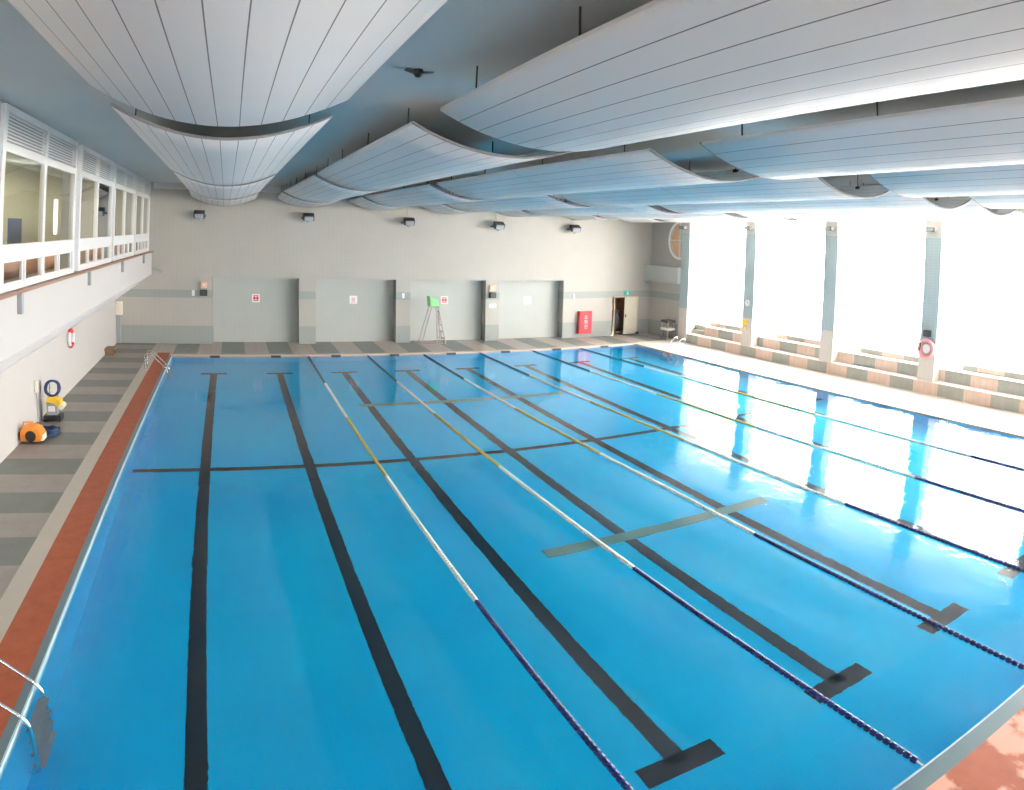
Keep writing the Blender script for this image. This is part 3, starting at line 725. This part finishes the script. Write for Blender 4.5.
# orange robot on the deck
T = thing('pool_robot', 'orange pool cleaning robot lying on the left deck', 'pool cleaner', (-2.43, 13.65, DZ))
b = MB(); b.prism([(-2.68, .08), (-2.22, .08), (-2.14, .2), (-2.24, .36), (-2.38, .42), (-2.6, .42), (-2.68, .3)], 'y', 13.45, 13.9); b.build('robot_shell', 'orange', T, bevel=.03)
for yy in (13.42, 13.9):
    b = MB(); b.lathe([(.12, 0), (.13, .012), (.11, .03)], (-2.42, yy, .22), 'y', 20); b.build('wheel', 'black', T)
b = MB(); b.tube([(-2.6, 13.57, .42), (-2.6, 13.57, .52), (-2.38, 13.57, .52), (-2.38, 13.57, .42)], .024, 8); b.build('carry_handle', 'orange', T)
bx('front_grille', 'black', -2.70, -2.64, 13.46, 13.89, .1, .3, T, bevel=.01)
bx('side_bumper', 'white', -2.2, -2.13, 13.48, 13.8, .1, .22, T, bevel=.015)
b = MB(); coil(b, (-2.2, 14.3, .1), .24, .02, 6, None, .024); tag(b.build('cable_coil', 'navy', smooth=True), 'coiled navy cable lying beside the orange robot on the deck', 'cable')
T = thing('mop', 'cream headed mop leaning on the left wall by the caddy', 'mop', (-2.66, 15.1, DZ))
b = MB(); b.tube([(-2.66, 15.0, .1), (-2.69, 15.1, 1.05)], .018, 8); b.build('handle', 'grey_plastic', T)
bx('mop_head', 'cream', -2.715, -2.66, 15.02, 15.18, .86, 1.15, T, bevel=.01)
bx('mop_foot', 'dark', -2.71, -2.63, 14.9, 15.1, DZ, .12, T, bevel=.01)

# ------------------------------------------------------------------ items on the columns (faces at x = 23.53)
def fx(y): return 23.53
y = colY[1]+.34; X = fx(y)
T = thing('wall_clock', 'round white clock on the first column left of the bright openings', 'clock', (X, y, 2.22)); b = MB(); b.lathe([(.16, -.0), (.17, -.03), (.15, -.05)], (X-.0, y, 2.38), 'x', 24); b.build('dial', 'white', T)
b = MB(); b.tube([(X-.03, y+.165*math.cos(a*PI/16), 2.38+.165*math.sin(a*PI/16)) for a in range(32)], .018, 6, closed=True); b.build('rim', 'grey_plastic', T)
b = MB(); b.box(X-.056, X-.05, y-.008, y+.008, 2.38, 2.49); b.box(X-.056, X-.05, y-.07, y, 2.372, 2.388); b.build('clock_hands', 'black', T)
T = thing('first_aid_box', 'small yellow box on the first free-standing column', 'box', (X, y+.1, 1.3)); bx('box_body', 'yellow', X-.1, X, y-.02, y+.24, 1.4, 1.63, T, bevel=.01); bx('box_flap', 'peach', X-.09, X, y-.02, y+.16, 1.15, 1.33, T, bevel=.01)
y = colY[3]+.36; X = fx(y)
T = thing('life_ring', 'pink life ring with white centre on the near right column', 'life ring', (X, y, 1.2))
b = MB(); b.tube([(X-.06, y+.29*math.cos(a*PI/16), 1.6+.29*math.sin(a*PI/16)) for a in range(32)], .065, 10, closed=True); b.build('ring', 'pink', T, smooth=True)
b = MB(); b.lathe([(.15, -.01), (.16, -.06), (.08, -.09)], (X, y, 1.6), 'x', 20); b.build('rope_bag', 'white', T)
b = MB(); b.tube([(X-.12, y+.26+.04*math.sin(a), 1.72-.2*math.cos(a)*1.0) for a in [k*PI/8 for k in range(17)]], .02, 6); b.build('rope', 'dark', T)
T = thing('column_speaker', 'small black speaker above the pink life ring', 'speaker', (X, y, 2.02)); bx('housing', 'black', X-.16, X-.03, y-.15, y+.12, 2.02, 2.24, T, bevel=.01); bx('bracket', 'dark', X-.03, X, y-.05, y+.05, 2.07, 2.17, T); bx('grille', 'dark', X-.167, X-.16, y-.12, y+.09, 2.05, 2.21, T)
nmc = ['on the corner column beside the round window', 'on the second column', 'on the third column', 'on the nearest visible column']
for k in range(4):
    y = colY[k]+.3; X = fx(y); z = 5.6
    T = thing('column_lamp', 'small dark lamp %s just under the sails' % nmc[k], 'lamp', (X, y, z), 'lamps at the column tops')
    bx('lamp_housing', 'dark', X-.32, X-.12, y-.2, y+.2, z, z+.14, T, bevel=.02); bx('bracket', 'grey_plastic', X-.12, X, y-.04, y+.04, z+.03, z+.1, T); bx('lens', 'lens', X-.33, X-.32, y-.15, y+.15, z+.02, z+.12, T)
# rescue trolley/bench near the corner
T = thing('storage_stool', 'grey stool with dark top in the corner below the round window', 'stool', (23.35, 25.6, 0))
bx('seat_top', 'dark', 23.1, 23.6, 25.3, 25.9, .88, 1.0, T, bevel=.02); bx('shelf', 'white', 23.1, 23.6, 25.3, 25.9, .5, .62, T, bevel=.01)
for sx in (23.15, 23.55):
    for sy in (25.35, 25.85): bx('leg', 'grey_plastic', sx-.025, sx+.025, sy-.025, sy+.025, DZ, .88, T)

for o in C.objects:
    if '_w' in o: del o['_w']
